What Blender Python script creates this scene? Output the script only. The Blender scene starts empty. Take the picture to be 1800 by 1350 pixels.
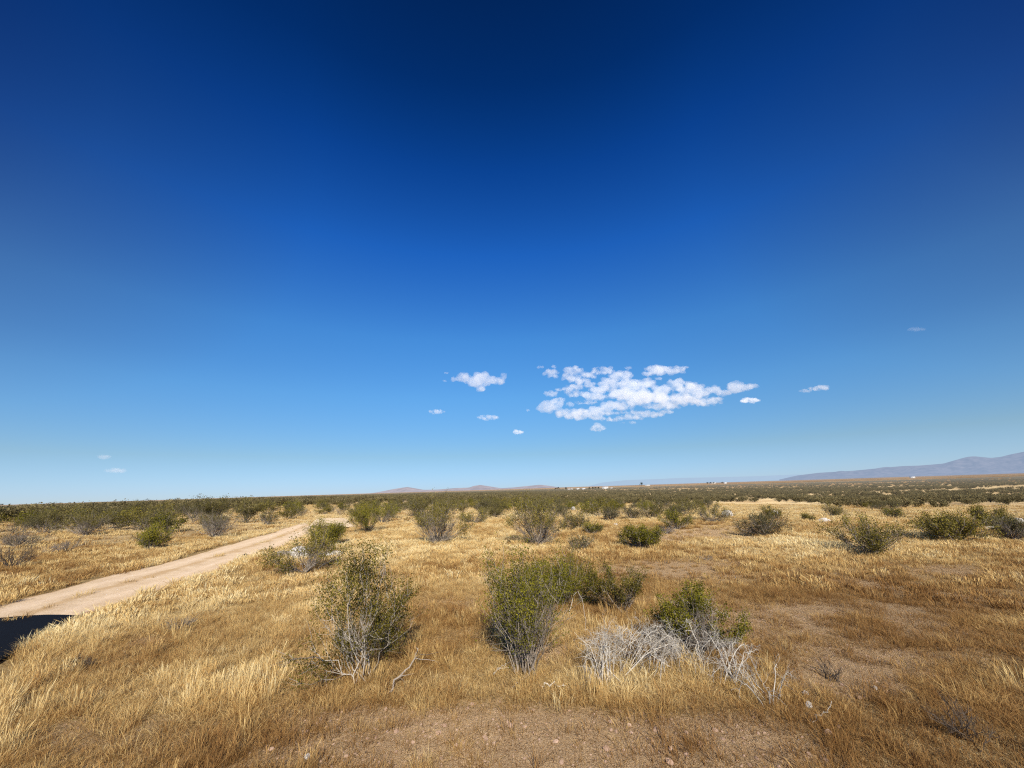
import bpy, math, random
import numpy as np
from mathutils import Matrix, Vector
R = math.radians
rng = np.random.default_rng(7)
scene = bpy.context.scene
COL = scene.collection

# ------------------------------------------------------------------ camera
CAM_H = 1.9
F = 678.0
PITCH, ROLL = R(15.2), R(-1.8)
cam_rot = Matrix.Rotation(R(90) + PITCH, 3, 'X') @ Matrix.Rotation(ROLL, 3, 'Z')
CR = np.array(cam_rot)
cd = bpy.data.cameras.new('camera')
cd.sensor_width = 36; cd.lens = 36 * F / 1800; cd.clip_start = 0.05; cd.clip_end = 120000
cam = bpy.data.objects.new('camera', cd); COL.objects.link(cam)
cam.matrix_world = Matrix.Translation((0, 0, CAM_H)) @ cam_rot.to_4x4()
scene.camera = cam

def sstep(a, b, x):
    t = np.clip((np.asarray(x, float) - a) / (b - a), 0, 1); return t * t * (3 - 2 * t)

# ------------------------------------------------------------------ noise + terrain
def vnoise(x, y, s=0):
    x = np.asarray(x, float); y = np.asarray(y, float)
    xi = np.floor(x).astype(np.int64); yi = np.floor(y).astype(np.int64)
    fx = x - xi; fy = y - yi
    fx = fx * fx * (3 - 2 * fx); fy = fy * fy * (3 - 2 * fy)
    def h(a, b):
        n = (a * 374761393 + b * 668265263 + s * 1274126177) & 0xffffffff
        n = ((n ^ (n >> 13)) * 1274126177) & 0xffffffff
        return ((n ^ (n >> 16)) & 0xffff) / 65535.0
    return (h(xi, yi) * (1 - fx) + h(xi + 1, yi) * fx) * (1 - fy) + (h(xi, yi + 1) * (1 - fx) + h(xi + 1, yi + 1) * fx) * fy
def fbm(x, y, s=0, o=4):
    v = 0; a = 0.5
    for k in range(o):
        v = v + a * vnoise(np.asarray(x) * 2 ** k, np.asarray(y) * 2 ** k, s + k * 17); a *= 0.5
    return v / (1 - 0.5 ** o)

def hz(x, y):
    x = np.asarray(x, float); y = np.asarray(y, float)
    d = np.hypot(x, y) + 1e-6
    az = np.degrees(np.arctan2(x, y))
    w = np.interp(az, [-30, -12, 6, 34, 95, 150, 180], [0, .12, .50, 1, 1, 0, 0]) * (az > -30)
    dip = w * np.interp(np.log(d), np.log([26, 60, 130, 300, 600, 1500, 4000, 12000]), [0, -1.75, -3.5, -5.0, -5.8, -6.2, -6.5, -8])
    dipl = -1.2 * (1 - w) * sstep(200, 900, d)
    und = (fbm(x / 9, y / 9, 3, 3) - .5) * 0.16 * sstep(1, 8, d)
    big = (fbm(x / 60, y / 60, 5, 2) - .5) * 0.7 * sstep(30, 120, d)
    far = (fbm(x / 900, y / 900, 9, 3) - .5) * 9 * sstep(2000, 7000, d)
    return dip + dipl + und + big + far * 0.5

def ray(px, py):
    v = np.array([(px - 900) / F, -(py - 675) / F, -1.0])
    v = CR @ v
    return v
def unproj(px, py):
    v = ray(px, py); z = 0.0
    if v[2] > -0.003: v[2] = -0.003
    for _ in range(12):
        t = (CAM_H - z) / -v[2]
        z = 0.5 * z + 0.5 * float(hz(v[0] * t, v[1] * t))
    return np.array([v[0] * t, v[1] * t, float(hz(v[0] * t, v[1] * t))])
def proj(x, y, z):
    P = np.stack([np.asarray(x, float), np.asarray(y, float), np.asarray(z, float) - CAM_H], 0)
    q = CR.T @ P.reshape(3, -1)
    dep = np.maximum(-q[2], 1e-3)
    return (900 + F * q[0] / dep).reshape(np.shape(x)), (675 - F * q[1] / dep).reshape(np.shape(x)), (-q[2]).reshape(np.shape(x))
def spot(px, py, w, h):
    """world base, width and height in metres of a thing seen w x h pixels big with its base at px, py"""
    b = unproj(px, py); d = math.hypot(b[0], b[1])
    v = ray(px, py - h); t = d / math.hypot(v[0], v[1])
    H = CAM_H + v[2] * t - b[2]
    v1 = ray(px - w / 2, py - h * .4); v2 = ray(px + w / 2, py - h * .4)
    W = np.linalg.norm(v1 / np.hypot(*v1[:2]) * d - v2 / np.hypot(*v2[:2]) * d)
    return b, W, H

# ------------------------------------------------------------------ tone maps, authored over the view and read back as world fields
# (px, py, sx, sy, amount)
BARE = [(920, 1325, 480, 90, 1.35), (1500, 1090, 360, 105, .55), (1250, 1010, 200, 40, .3), (1640, 1292, 200, 42, -1.1), (1160, 1216, 210, 34, -.7), (420, 1240, 200, 90, -.25), (1250, 1320, 200, 60, .8), (1150, 938, 130, 16, .9), (1300, 925, 120, 14, .6),
        (1500, 1190, 110, 45, .9), (1640, 1180, 150, 40, .5), (790, 1060, 60, 16, .4), (1330, 1100, 80, 30, .3), (500, 1003, 45, 14, .9),
        (250, 1125, 60, 14, .5), (640, 1260, 110, 18, .5), (1040, 1075, 50, 12, .6), (1100, 1000, 120, 14, .5),
        (1700, 1080, 140, 40, .35), (60, 1010, 160, 16, .35), (960, 1150, 50, 20, .6), (1720, 1010, 120, 12, .5), (240, 1180, 60, 14, .3)]
GOLD = [(760, 960, 260, 30, .9), (1500, 960, 330, 20, .8), (430, 1060, 230, 50, .7), (130, 1110, 90, 30, .9), (480, 1180, 120, 70, .6),
        (1160, 1200, 190, 35, .7), (220, 925, 150, 14, .7), (1000, 900, 700, 25, .8), (1330, 990, 200, 24, .4), (330, 1230, 150, 60, .4),
        (1000, 1095, 30, 22, .8), (870, 1020, 60, 30, .5), (650, 1000, 60, 30, .5)]
def field(lst, px, py):
    v = np.zeros(np.shape(px))
    for (a, b, sx, sy, m) in lst:
        v = v + m * np.exp(-(((px - a) / sx) ** 2 + ((py - b) / sy) ** 2))
    return np.clip(v, -1, 1)
def tones(x, y):
    """bare 0..1, gold 0..1"""
    px, py, dep = proj(x, y, hz(x, y))
    ok = (dep > .3) & (px > -900) & (px < 2700) & (py < 2400)
    n1 = fbm(x / 1.3, y / 1.3, 21, 4); n2 = fbm(x / 6, y / 6, 31, 3)
    bare = np.where(ok, field(BARE, px, py), .3)
    gold = np.where(ok, field(GOLD, px, py), .4)
    bare = np.clip(bare + (n1 - .5) * 1.3 + (n2 - .5) * .5, 0, 1)
    gold = np.clip(gold + (n2 - .5) * 1.0 + (n1 - .5) * .5, 0, 1)
    return bare, gold

# road edges (view samples -> world polyline)
_l = [unproj(*p) for p in [(-330, 1150), (-160, 1104), (0, 1060), (100, 1037), (200, 1009), (275, 994), (350, 973), (420, 952), (470, 938), (500, 929), (522, 922)]]
_r = [unproj(*p) for p in [(-330, 1330), (-160, 1228), (0, 1150), (130, 1087), (250, 1053), (320, 1026), (380, 1003), (440, 985), (488, 967), (520, 951), (542, 937)]]
RL = np.array(_l); RR = np.array(_r)
def resamp(P, n):
    s = np.r_[0, np.cumsum(np.linalg.norm(np.diff(P[:, :2], axis=0), axis=1))]
    t = np.linspace(0, s[-1], n)
    return np.stack([np.interp(t, s, P[:, k]) for k in range(2)], 1)
# carry the road on behind the camera and away beyond the bushes
def extend(P, back, fwd):
    a = P[0, :2] - P[1, :2]; a /= np.linalg.norm(a); b = P[-1, :2] - P[-3, :2]; b /= np.linalg.norm(b)
    return np.vstack([[*(P[0, :2] + a * back), 0], P, [*(P[-1, :2] + b * fwd), 0]])
NR = 260
RLs = resamp(extend(RL, 25, 2), NR); RRs = resamp(extend(RR, 25, 2), NR)
RC = (RLs + RRs) / 2; _T = np.gradient(RC, axis=0); _T /= np.linalg.norm(_T, axis=1)[:, None]; _d = RRs - RLs
RW = np.abs(_T[:, 0] * _d[:, 1] - _T[:, 1] * _d[:, 0]) / 2
def road_off(x, y):
    """lateral position over the road, |v|<1 is on the road"""
    x = np.asarray(x, float).ravel(); y = np.asarray(y, float).ravel()
    out = np.empty(len(x))
    for i in range(0, len(x), 20000):
        X = x[i:i + 20000, None] - RC[None, :, 0]; Y = y[i:i + 20000, None] - RC[None, :, 1]
        D = np.hypot(X, Y); k = D.argmin(1)
        out[i:i + 20000] = D[np.arange(len(k)), k] / RW[k]
    return out

# ------------------------------------------------------------------ mesh helpers
def mesh_from(name, V, Fq, mat=None, smooth=False, attrs=None):
    """V (n,3); Fq list of (array (m,k))"""
    me = bpy.data.meshes.new(name)
    V = np.ascontiguousarray(V, dtype=np.float32)
    me.vertices.add(len(V)); me.vertices.foreach_set('co', V.ravel())
    loops = np.concatenate([f.ravel() for f in Fq]).astype(np.int32)
    tot = np.concatenate([np.full(len(f), f.shape[1]) for f in Fq]).astype(np.int32)
    start = np.r_[0, np.cumsum(tot)[:-1]].astype(np.int32)
    me.loops.add(len(loops)); me.loops.foreach_set('vertex_index', loops)
    me.polygons.add(len(tot)); me.polygons.foreach_set('loop_start', start); me.polygons.foreach_set('loop_total', tot)
    if smooth: me.polygons.foreach_set('use_smooth', np.ones(len(tot), bool))
    me.update(calc_edges=True); me.validate()
    for k, a in (attrs or {}).items():
        at = me.attributes.new(k, 'FLOAT', 'POINT'); at.data.foreach_set('value', np.asarray(a, np.float32))
    if mat: me.materials.append(mat)
    return me
def link(name, me, parent=None, loc=None):
    o = bpy.data.objects.new(name, me); COL.objects.link(o)
    if parent: o.parent = parent
    if loc is not None: o.location = loc
    return o
def tag(o, label=None, cat=None, group=None, kind=None):
    if label: o['label'] = label
    if cat: o['category'] = cat
    if group: o['group'] = group
    if kind: o['kind'] = kind
    return o

class Tubes:
    def __init__(s): s.V = []; s.F = []; s.n = 0; s.r = []
    def add(s, P, rad, n=4):
        P = np.asarray(P, float); k = len(P)
        T = np.gradient(P, axis=0); T /= np.linalg.norm(T, axis=1)[:, None] + 1e-9
        up = np.array([.31, .27, .91]); A = np.cross(T, up); A /= np.linalg.norm(A, axis=1)[:, None] + 1e-9
        B = np.cross(T, A)
        a = np.arange(n) / n * 2 * np.pi
        r = np.broadcast_to(np.asarray(rad, float), (k,))
        V = P[:, None] + r[:, None, None] * (np.cos(a)[None, :, None] * A[:, None] + np.sin(a)[None, :, None] * B[:, None])
        i = np.arange(k - 1)[:, None] * n; j = np.arange(n)[None]
        q = np.stack([i + j, i + (j + 1) % n, i + n + (j + 1) % n, i + n + j], -1).reshape(-1, 4) + s.n
        s.V.append(V.reshape(-1, 3)); s.F.append(q); s.n += k * n
        s.r.append(np.full(k * n, random.random()))
    def mesh(s, name, mat): return mesh_from(name, np.vstack(s.V), [np.vstack(s.F)], mat, True, {'v': np.concatenate(s.r)})

# ------------------------------------------------------------------ materials
def newmat(name):
    m = bpy.data.materials.new(name); m.use_nodes = True
    nt = m.node_tree; nt.nodes.clear()
    return m, nt, nt.nodes.new('ShaderNodeOutputMaterial')
def N(nt, t, **kw):
    n = nt.nodes.new(t)
    for k, v in kw.items():
        if k.startswith('i_'):
            key = k[2:]; n.inputs[int(key) if key.isdigit() else key.replace('_', ' ')].default_value = v
        else: setattr(n, k, v)
    return n
def ramp(nt, fac, stops, interp='LINEAR'):
    r = nt.nodes.new('ShaderNodeValToRGB'); r.color_ramp.interpolation = interp
    e = r.color_ramp.elements
    while len(e) < len(stops): e.new(0.5)
    for i, (p, c) in enumerate(stops): e[i].position = p; e[i].color = (*c, 1)
    nt.links.new(fac, r.inputs[0]); return r.outputs[0]
def mixc(nt, fac, a, b, mode='MIX'):
    m = nt.nodes.new('ShaderNodeMix'); m.data_type = 'RGBA'; m.blend_type = mode
    for k, v in ((0, fac), (6, a), (7, b)):
        if hasattr(v, 'is_linked') or isinstance(v, bpy.types.NodeSocket): nt.links.new(v, m.inputs[k])
        elif k == 0: m.inputs[0].default_value = v
        else: m.inputs[k].default_value = (*v, 1)
    return m.outputs[2]
def noise(nt, vec, scale, detail=4, rough=.55, dist=0):
    n = N(nt, 'ShaderNodeTexNoise', i_Scale=scale, i_Detail=detail, i_Roughness=rough, i_Distortion=dist)
    nt.links.new(vec, n.inputs['Vector']); return n.outputs['Fac']
def math_(nt, op, a, b=None, clamp=False):
    m = nt.nodes.new('ShaderNodeMath'); m.operation = op; m.use_clamp = clamp
    for i, v in enumerate((a, b)):
        if v is None: continue
        if isinstance(v, bpy.types.NodeSocket): nt.links.new(v, m.inputs[i])
        else: m.inputs[i].default_value = v
    return m.outputs[0]
def mapr(nt, v, a, b, c=0, d=1):
    m = N(nt, 'ShaderNodeMapRange'); nt.links.new(v, m.inputs[0])
    for i, q in enumerate((a, b, c, d)): m.inputs[i + 1].default_value = q
    return m.outputs[0]
def attr(nt, name, typ='GEOMETRY'):
    a = nt.nodes.new('ShaderNodeAttribute'); a.attribute_name = name; a.attribute_type = typ; return a.outputs['Fac']

HAZE = (.42, .55, .72)
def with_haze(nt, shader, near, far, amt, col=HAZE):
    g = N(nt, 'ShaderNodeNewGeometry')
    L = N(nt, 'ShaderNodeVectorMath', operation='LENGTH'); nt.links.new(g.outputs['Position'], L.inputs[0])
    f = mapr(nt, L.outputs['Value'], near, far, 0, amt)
    e = N(nt, 'ShaderNodeEmission'); e.inputs[0].default_value = (*col, 1); e.inputs[1].default_value = .8  # aerial haze put in as a glow that grows with distance
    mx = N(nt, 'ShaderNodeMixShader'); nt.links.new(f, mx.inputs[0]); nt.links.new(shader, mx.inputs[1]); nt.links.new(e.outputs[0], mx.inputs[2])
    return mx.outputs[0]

def mat_ground():
    m, nt, out = newmat('desert_ground')
    g = N(nt, 'ShaderNodeNewGeometry'); P = g.outputs['Position']
    bare = attr(nt, 'bare'); gold = attr(nt, 'gold'); dist = attr(nt, 'dist')
    n_f = noise(nt, P, 28, 6, .7); n_m = noise(nt, P, 5, 5, .65); n_l = noise(nt, P, .6, 4, .6)
    n_vf = noise(nt, P, 130, 3, .7)
    soil = ramp(nt, n_m, [(.25, (.36, .20, .088)), (.5, (.62, .40, .205)), (.75, (.84, .60, .345))])
    grit = ramp(nt, n_vf, [(.36, (.15, .080, .034)), (.47, (.61, .40, .21)), (.59, (.97, .78, .51))])
    soil = mixc(nt, .55, soil, grit)
    litter = ramp(nt, n_f, [(.30, (.19, .115, .045)), (.5, (.55, .38, .175)), (.68, (.86, .66, .35))])
    litter = mixc(nt, mapr(nt, gold, 0, 1, 0, .6), litter, ramp(nt, n_m, [(.2, (.38, .24, .09)), (.7, (.72, .50, .22))]))
    lf = math_(nt, 'SUBTRACT', 1.0, mapr(nt, math_(nt, 'ADD', bare, mapr(nt, n_f, .3, .7, -.35, .35)), .25, .75), True)
    near = mixc(nt, lf, soil, litter)
    # beyond the near field: bright straw openings between brown scrub litter
    sc = noise(nt, P, .11, 5, .65)
    far = ramp(nt, math_(nt, 'ADD', math_(nt, 'MULTIPLY', sc, .65), math_(nt, 'MULTIPLY', n_l, .35)),
               [(.32, (.28, .17, .085)), (.44, (.54, .37, .19)), (.54, (.80, .62, .34))])
    c = mixc(nt, mapr(nt, dist, 18, 45), near, far)
    # the plain: speckled scrub too small to build, with pale bands
    mp = N(nt, 'ShaderNodeMapping'); mp.inputs['Scale'].default_value = (.0012, .009, .01); nt.links.new(P, mp.inputs[0])
    band = noise(nt, mp.outputs[0], 1.0, 4, .6)
    vor = N(nt, 'ShaderNodeTexVoronoi', feature='F1'); vor.inputs['Scale'].default_value = .12; nt.links.new(P, vor.inputs['Vector'])
    dots = mapr(nt, vor.outputs['Distance'], .30, .52)
    plain = mixc(nt, dots, (.085, .062, .035), (.34, .225, .125))
    plain = mixc(nt, mapr(nt, band, .50, .66), plain, (.50, .36, .21))
    plain = mixc(nt, mapr(nt, band, .44, .30), plain, (.13, .088, .052))
    c = mixc(nt, mapr(nt, dist, 260, 700), c, plain)
    c = mixc(nt, mapr(nt, dist, 1500, 9000), c, mixc(nt, mapr(nt, band, .42, .6), (.19, .13, .09), (.46, .33, .22)))
    b = N(nt, 'ShaderNodeBsdfDiffuse', i_Roughness=.9); nt.links.new(c, b.inputs[0])
    vp = N(nt, 'ShaderNodeTexVoronoi', feature='F1'); vp.inputs['Scale'].default_value = 42; nt.links.new(P, vp.inputs['Vector'])
    peb = mapr(nt, vp.outputs['Distance'], 0, .45, 1, 0)
    hgt = math_(nt, 'ADD', math_(nt, 'MULTIPLY', n_f, .9), math_(nt, 'MULTIPLY', n_vf, .9))
    hgt = math_(nt, 'ADD', hgt, math_(nt, 'MULTIPLY', n_m, 2.0))
    bp = N(nt, 'ShaderNodeBump', i_Strength=1, i_Distance=.05); nt.links.new(hgt, bp.inputs['Height'])
    nt.links.new(bp.outputs[0], b.inputs['Normal'])
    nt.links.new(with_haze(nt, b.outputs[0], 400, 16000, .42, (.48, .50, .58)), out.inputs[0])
    return m

def mat_road():
    m, nt, out = newmat('dirt_road')
    g = N(nt, 'ShaderNodeNewGeometry'); P = g.outputs['Position']
    v = attr(nt, 'across'); av = math_(nt, 'ABSOLUTE', v)
    n1 = noise(nt, P, 2.2, 6, .65); n2 = noise(nt, P, 40, 5, .75)
    n3 = noise(nt, P, .7, 3, .5)
    c = ramp(nt, n1, [(.3, (.48, .345, .215)), (.55, (.63, .48, .32)), (.75, (.76, .61, .43))])
    c = mixc(nt, .5, c, ramp(nt, n2, [(.3, (.28, .185, .11)), (.5, (.61, .46, .31)), (.7, (.90, .75, .56))]))
    mid = mapr(nt, math_(nt, 'ADD', math_(nt, 'ABSOLUTE', math_(nt, 'ADD', v, .05)), mapr(nt, n1, .3, .7, -.12, .12)), .04, .20, .55, 0)
    c = mixc(nt, mid, c, (.42, .27, .125))
    edge = mapr(nt, math_(nt, 'ADD', av, mapr(nt, n1, .3, .7, -.06, .06)), .86, 1.0)
    c = mixc(nt, edge, c, mixc(nt, n2, (.24, .12, .06), (.48, .30, .15)))
    rut = mapr(nt, math_(nt, 'ABSOLUTE', math_(nt, 'SUBTRACT', av, .5)), 0, .18, 1, 0)
    c = mixc(nt, math_(nt, 'MULTIPLY', rut, .35), c, (.78, .62, .47))
    b = N(nt, 'ShaderNodeBsdfDiffuse', i_Roughness=.9); nt.links.new(c, b.inputs[0])
    h = math_(nt, 'ADD', n2, math_(nt, 'MULTIPLY', n1, 2)); h = math_(nt, 'SUBTRACT', h, math_(nt, 'MULTIPLY', rut, .8))
    bp = N(nt, 'ShaderNodeBump', i_Strength=.6, i_Distance=.03); nt.links.new(h, bp.inputs['Height']); nt.links.new(bp.outputs[0], b.inputs['Normal'])
    nt.links.new(b.outputs[0], out.inputs[0]); return m

def mat_grass():
    m, nt, out = newmat('dry_grass')
    tone = attr(nt, 'tone', 'INSTANCER'); v = attr(nt, 'v'); hh = attr(nt, 'h')
    s = math_(nt, 'ADD', math_(nt, 'MULTIPLY', tone, .72), math_(nt, 'MULTIPLY', v, .28))
    c = ramp(nt, s, [(.05, (.24, .12, .042)), (.27, (.50, .29, .105)), (.50, (.79, .55, .22)), (.76, (.93, .72, .35)), (1, (.96, .83, .50))])
    c = mixc(nt, mapr(nt, hh, 0, .55, .65, 0), c, (.17, .085, .03))  # blade feet darkened in the colour, for the shade deep in a tuft
    d = N(nt, 'ShaderNodeBsdfDiffuse'); nt.links.new(c, d.inputs[0])
    t = N(nt, 'ShaderNodeBsdfTranslucent'); nt.links.new(c, t.inputs[0])
    mx = N(nt, 'ShaderNodeMixShader', i_0=.22); nt.links.new(d.outputs[0], mx.inputs[1]); nt.links.new(t.outputs[0], mx.inputs[2])
    nt.links.new(mx.outputs[0], out.inputs[0]); return m

def mat_leaf(name, dark, mid, light, haze=0):
    m, nt, out = newmat(name)
    v = attr(nt, 'v'); oi = N(nt, 'ShaderNodeObjectInfo')
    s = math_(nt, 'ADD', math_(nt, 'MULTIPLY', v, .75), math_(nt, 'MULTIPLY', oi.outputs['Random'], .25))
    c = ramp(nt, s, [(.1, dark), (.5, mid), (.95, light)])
    d = N(nt, 'ShaderNodeBsdfPrincipled', i_Roughness=.6); nt.links.new(c, d.inputs[0])
    d.inputs['Specular IOR Level'].default_value = .08
    t = N(nt, 'ShaderNodeBsdfTranslucent'); nt.links.new(c, t.inputs[0])
    mx = N(nt, 'ShaderNodeMixShader', i_0=.2); nt.links.new(d.outputs[0], mx.inputs[1]); nt.links.new(t.outputs[0], mx.inputs[2])
    sh = mx.outputs[0]
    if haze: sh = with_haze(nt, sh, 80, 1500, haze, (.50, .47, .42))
    nt.links.new(sh, out.inputs[0]); return m
def mat_wood(name, a, b):
    m, nt, out = newmat(name)
    g = N(nt, 'ShaderNodeNewGeometry'); v = attr(nt, 'v')
    n = noise(nt, g.outputs['Position'], 35, 4, .7)
    s = math_(nt, 'ADD', math_(nt, 'MULTIPLY', v, .6), math_(nt, 'MULTIPLY', n, .5))
    c = ramp(nt, s, [(.2, a), (.85, b)])
    d = N(nt, 'ShaderNodeBsdfDiffuse', i_Roughness=.8); nt.links.new(c, d.inputs[0]); nt.links.new(d.outputs[0], out.inputs[0]); return m
def mat_rock(name, a, b, scale=9, bump=.5):
    m, nt, out = newmat(name)
    tc = N(nt, 'ShaderNodeTexCoord'); oi = N(nt, 'ShaderNodeObjectInfo')
    n = noise(nt, tc.outputs['Object'], scale, 6, .7)
    s = math_(nt, 'ADD', math_(nt, 'MULTIPLY', n, .8), math_(nt, 'MULTIPLY', oi.outputs['Random'], .25))
    c = ramp(nt, s, [(.3, a), (.75, b)])
    d = N(nt, 'ShaderNodeBsdfDiffuse', i_Roughness=.8); nt.links.new(c, d.inputs[0])
    bp = N(nt, 'ShaderNodeBump', i_Strength=bump, i_Distance=.02); nt.links.new(n, bp.inputs['Height']); nt.links.new(bp.outputs[0], d.inputs['Normal'])
    nt.links.new(d.outputs[0], out.inputs[0]); return m
def mat_flat(name, c, rough=.6):
    m, nt, out = newmat(name)
    g = N(nt, 'ShaderNodeNewGeometry'); n = noise(nt, g.outputs['Position'], 1.5, 5, .6)
    cc = ramp(nt, n, [(.3, tuple(x * .8 for x in c)), (.7, c)])
    d = N(nt, 'ShaderNodeBsdfPrincipled', i_Roughness=rough); nt.links.new(cc, d.inputs[0]); d.inputs['Specular IOR Level'].default_value = .2
    nt.links.new(d.outputs[0], out.inputs[0]); return m

M_GRASS = mat_grass()
M_LEAF = mat_leaf('creosote_leaf', (.036, .030, .006), (.165, .135, .022), (.44, .36, .075))
M_LEAF_B = mat_leaf('fresh_leaf', (.034, .034, .005), (.170, .155, .014), (.46, .40, .05))
M_LEAF_G = mat_leaf('greyed_leaf', (.060, .052, .022), (.135, .118, .048), (.24, .205, .095))
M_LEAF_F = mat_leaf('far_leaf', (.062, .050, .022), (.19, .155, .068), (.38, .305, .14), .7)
M_LEAF_M = mat_leaf('dusty_leaf', (.050, .042, .014), (.155, .130, .040), (.34, .28, .10))
M_WOOD = mat_wood('grey_stem', (.11, .085, .065), (.42, .36, .30))
M_PALE = mat_wood('bleached_stem', (.24, .205, .165), (.80, .75, .66))
M_WOOD2 = mat_wood('pale_grey_stem', (.16, .13, .105), (.62, .56, .48))
M_DARKW = mat_wood('weathered_stem', (.05, .038, .028), (.22, .17, .13))

# ------------------------------------------------------------------ ground sheet
def build_ground():
    rad = np.r_[0, np.geomspace(.6, 60000, 420)]
    na = 720; ang = np.linspace(0, 2 * np.pi, na, endpoint=False)
    rr, aa = np.meshgrid(rad[1:], ang, indexing='ij')
    x = (rr * np.sin(aa)).ravel(); y = (rr * np.cos(aa)).ravel()
    x = np.r_[0, x]; y = np.r_[0, y]; z = hz(x, y)
    nr = len(rad) - 1
    i, j = np.meshgrid(np.arange(nr - 1), np.arange(na), indexing='ij')
    a = 1 + i * na + j; b = 1 + i * na + (j + 1) % na
    q = np.stack([a, a + na, b + na, b], -1).reshape(-1, 4)
    j = np.arange(na); tri = np.stack([np.zeros(na, int), 1 + j, 1 + (j + 1) % na], -1)
    bare, gold = tones(x, y)
    o = link('ground', mesh_from('ground', np.stack([x, y, z], 1), [q, tri], mat_ground(), True,
                                 {'bare': bare, 'gold': gold, 'dist': np.hypot(x, y)}))
    tag(o, 'dry tawny desert ground of gravelly soil and straw reaching to the horizon', 'ground', kind='structure')
build_ground()

def build_road():
    nw = 25; t = np.linspace(-1, 1, nw)
    P = RC[:, None] + (RRs - RLs)[:, None] / 2 * t[None, :, None] * 1.0
    wob = (fbm(P[..., 0] * 1.4, P[..., 1] * 1.4, 77, 3) - .5) * .30
    P = P + (RRs - RLs)[:, None] / 2 * (wob * np.abs(t)[None] ** 3)[..., None]
    x, y = P[..., 0].ravel(), P[..., 1].ravel(); z = hz(x, y) + .012
    T = np.tile(t, NR)
    z = z - .0 + .015 * np.exp(-(T / .25) ** 2)
    z[np.abs(T) > .99] -= .02
    i, j = np.meshgrid(np.arange(NR - 1), np.arange(nw - 1), indexing='ij'); a = i * nw + j
    q = np.stack([a, a + 1, a + nw + 1, a + nw], -1).reshape(-1, 4)
    o = link('dirt_road', mesh_from('dirt_road', np.stack([x, y, z], 1), [q], mat_road(), True, {'across': T}))
    tag(o, 'pale pinkish dirt road with two wheel tracks running away on the left', 'road', kind='structure')
build_road()

# ------------------------------------------------------------------ grass
def tuft(seed, n, h, spread, lean, w, head=False):
    r = np.random.default_rng(seed)
    V = []; Fq = []; Ft = []; v = []; hh = []; k = 0
    for i in range(n):
        a = r.uniform(0, 2 * np.pi); rb = spread * math.sqrt(r.uniform())
        b = np.array([rb * math.cos(a), rb * math.sin(a), -.01])
        H = h * r.uniform(.45, 1.0) ** .8
        la = a + r.normal(0, .7); L = abs(r.normal(0, lean)) * H
        tip = b + np.array([L * math.cos(la), L * math.sin(la), H])
        mid = b + np.array([L * .3 * math.cos(la), L * .3 * math.sin(la), H * .55])
        fa = r.uniform(0, np.pi); s = np.array([math.cos(fa), math.sin(fa), 0]) * w / 2
        if head and r.uniform() < .6:
            pts = [b - s * .6, b + s * .6, mid + s * .5, mid - s * .5]
            m2 = mid + (tip - mid) * .35; m3 = mid + (tip - mid) * .7
            pts += [m2 + s * 1.5, m2 - s * 1.5, m3 + s * 1.8, m3 - s * 1.8, tip]
            V += pts; Fq += [[k, k + 1, k + 2, k + 3], [k + 3, k + 2, k + 4, k + 5], [k + 5, k + 4, k + 6, k + 7]]; Ft += [[k + 7, k + 6, k + 8]]
            hh += [0, 0, .5, .5, .7, .7, .85, .85, 1]; m = 9
        else:
            V += [b - s, b + s, mid + s * .8, mid - s * .8, tip]
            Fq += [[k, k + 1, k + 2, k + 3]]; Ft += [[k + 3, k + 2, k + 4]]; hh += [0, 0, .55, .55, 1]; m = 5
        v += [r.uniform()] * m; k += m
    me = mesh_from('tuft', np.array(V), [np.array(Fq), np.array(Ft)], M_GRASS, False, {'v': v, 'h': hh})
    return bpy.data.objects.new('tuft', me)

def scatter_nodes(name, protos):
    ng = bpy.data.node_groups.new(name, 'GeometryNodeTree')
    ng.interface.new_socket('Geometry', in_out='INPUT', socket_type='NodeSocketGeometry')
    ng.interface.new_socket('Geometry', in_out='OUTPUT', socket_type='NodeSocketGeometry')
    gi = ng.nodes.new('NodeGroupInput'); go = ng.nodes.new('NodeGroupOutput')
    jn = ng.nodes.new('GeometryNodeJoinGeometry')
    def na(nm, dt):
        a = ng.nodes.new('GeometryNodeInputNamedAttribute'); a.data_type = dt; a.inputs[0].default_value = nm; return a.outputs[0]
    idx, rot, scl = na('idx', 'INT'), na('rot', 'FLOAT_VECTOR'), na('scl', 'FLOAT_VECTOR')
    for i, p in enumerate(protos):
        oi = ng.nodes.new('GeometryNodeObjectInfo'); oi.inputs['Object'].default_value = p; oi.inputs['As Instance'].default_value = True
        cmp = ng.nodes.new('FunctionNodeCompare'); cmp.data_type = 'INT'; cmp.operation = 'EQUAL'
        ng.links.new(idx, cmp.inputs[2]); cmp.inputs[3].default_value = i
        ip = ng.nodes.new('GeometryNodeInstanceOnPoints')
        ng.links.new(gi.outputs[0], ip.inputs['Points']); ng.links.new(cmp.outputs[0], ip.inputs['Selection'])
        ng.links.new(oi.outputs['Geometry'], ip.inputs['Instance'])
        ng.links.new(rot, ip.inputs['Rotation']); ng.links.new(scl, ip.inputs['Scale'])
        ng.links.new(ip.outputs[0], jn.inputs[0])
    ng.links.new(jn.outputs[0], go.inputs[0])
    return ng
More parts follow.
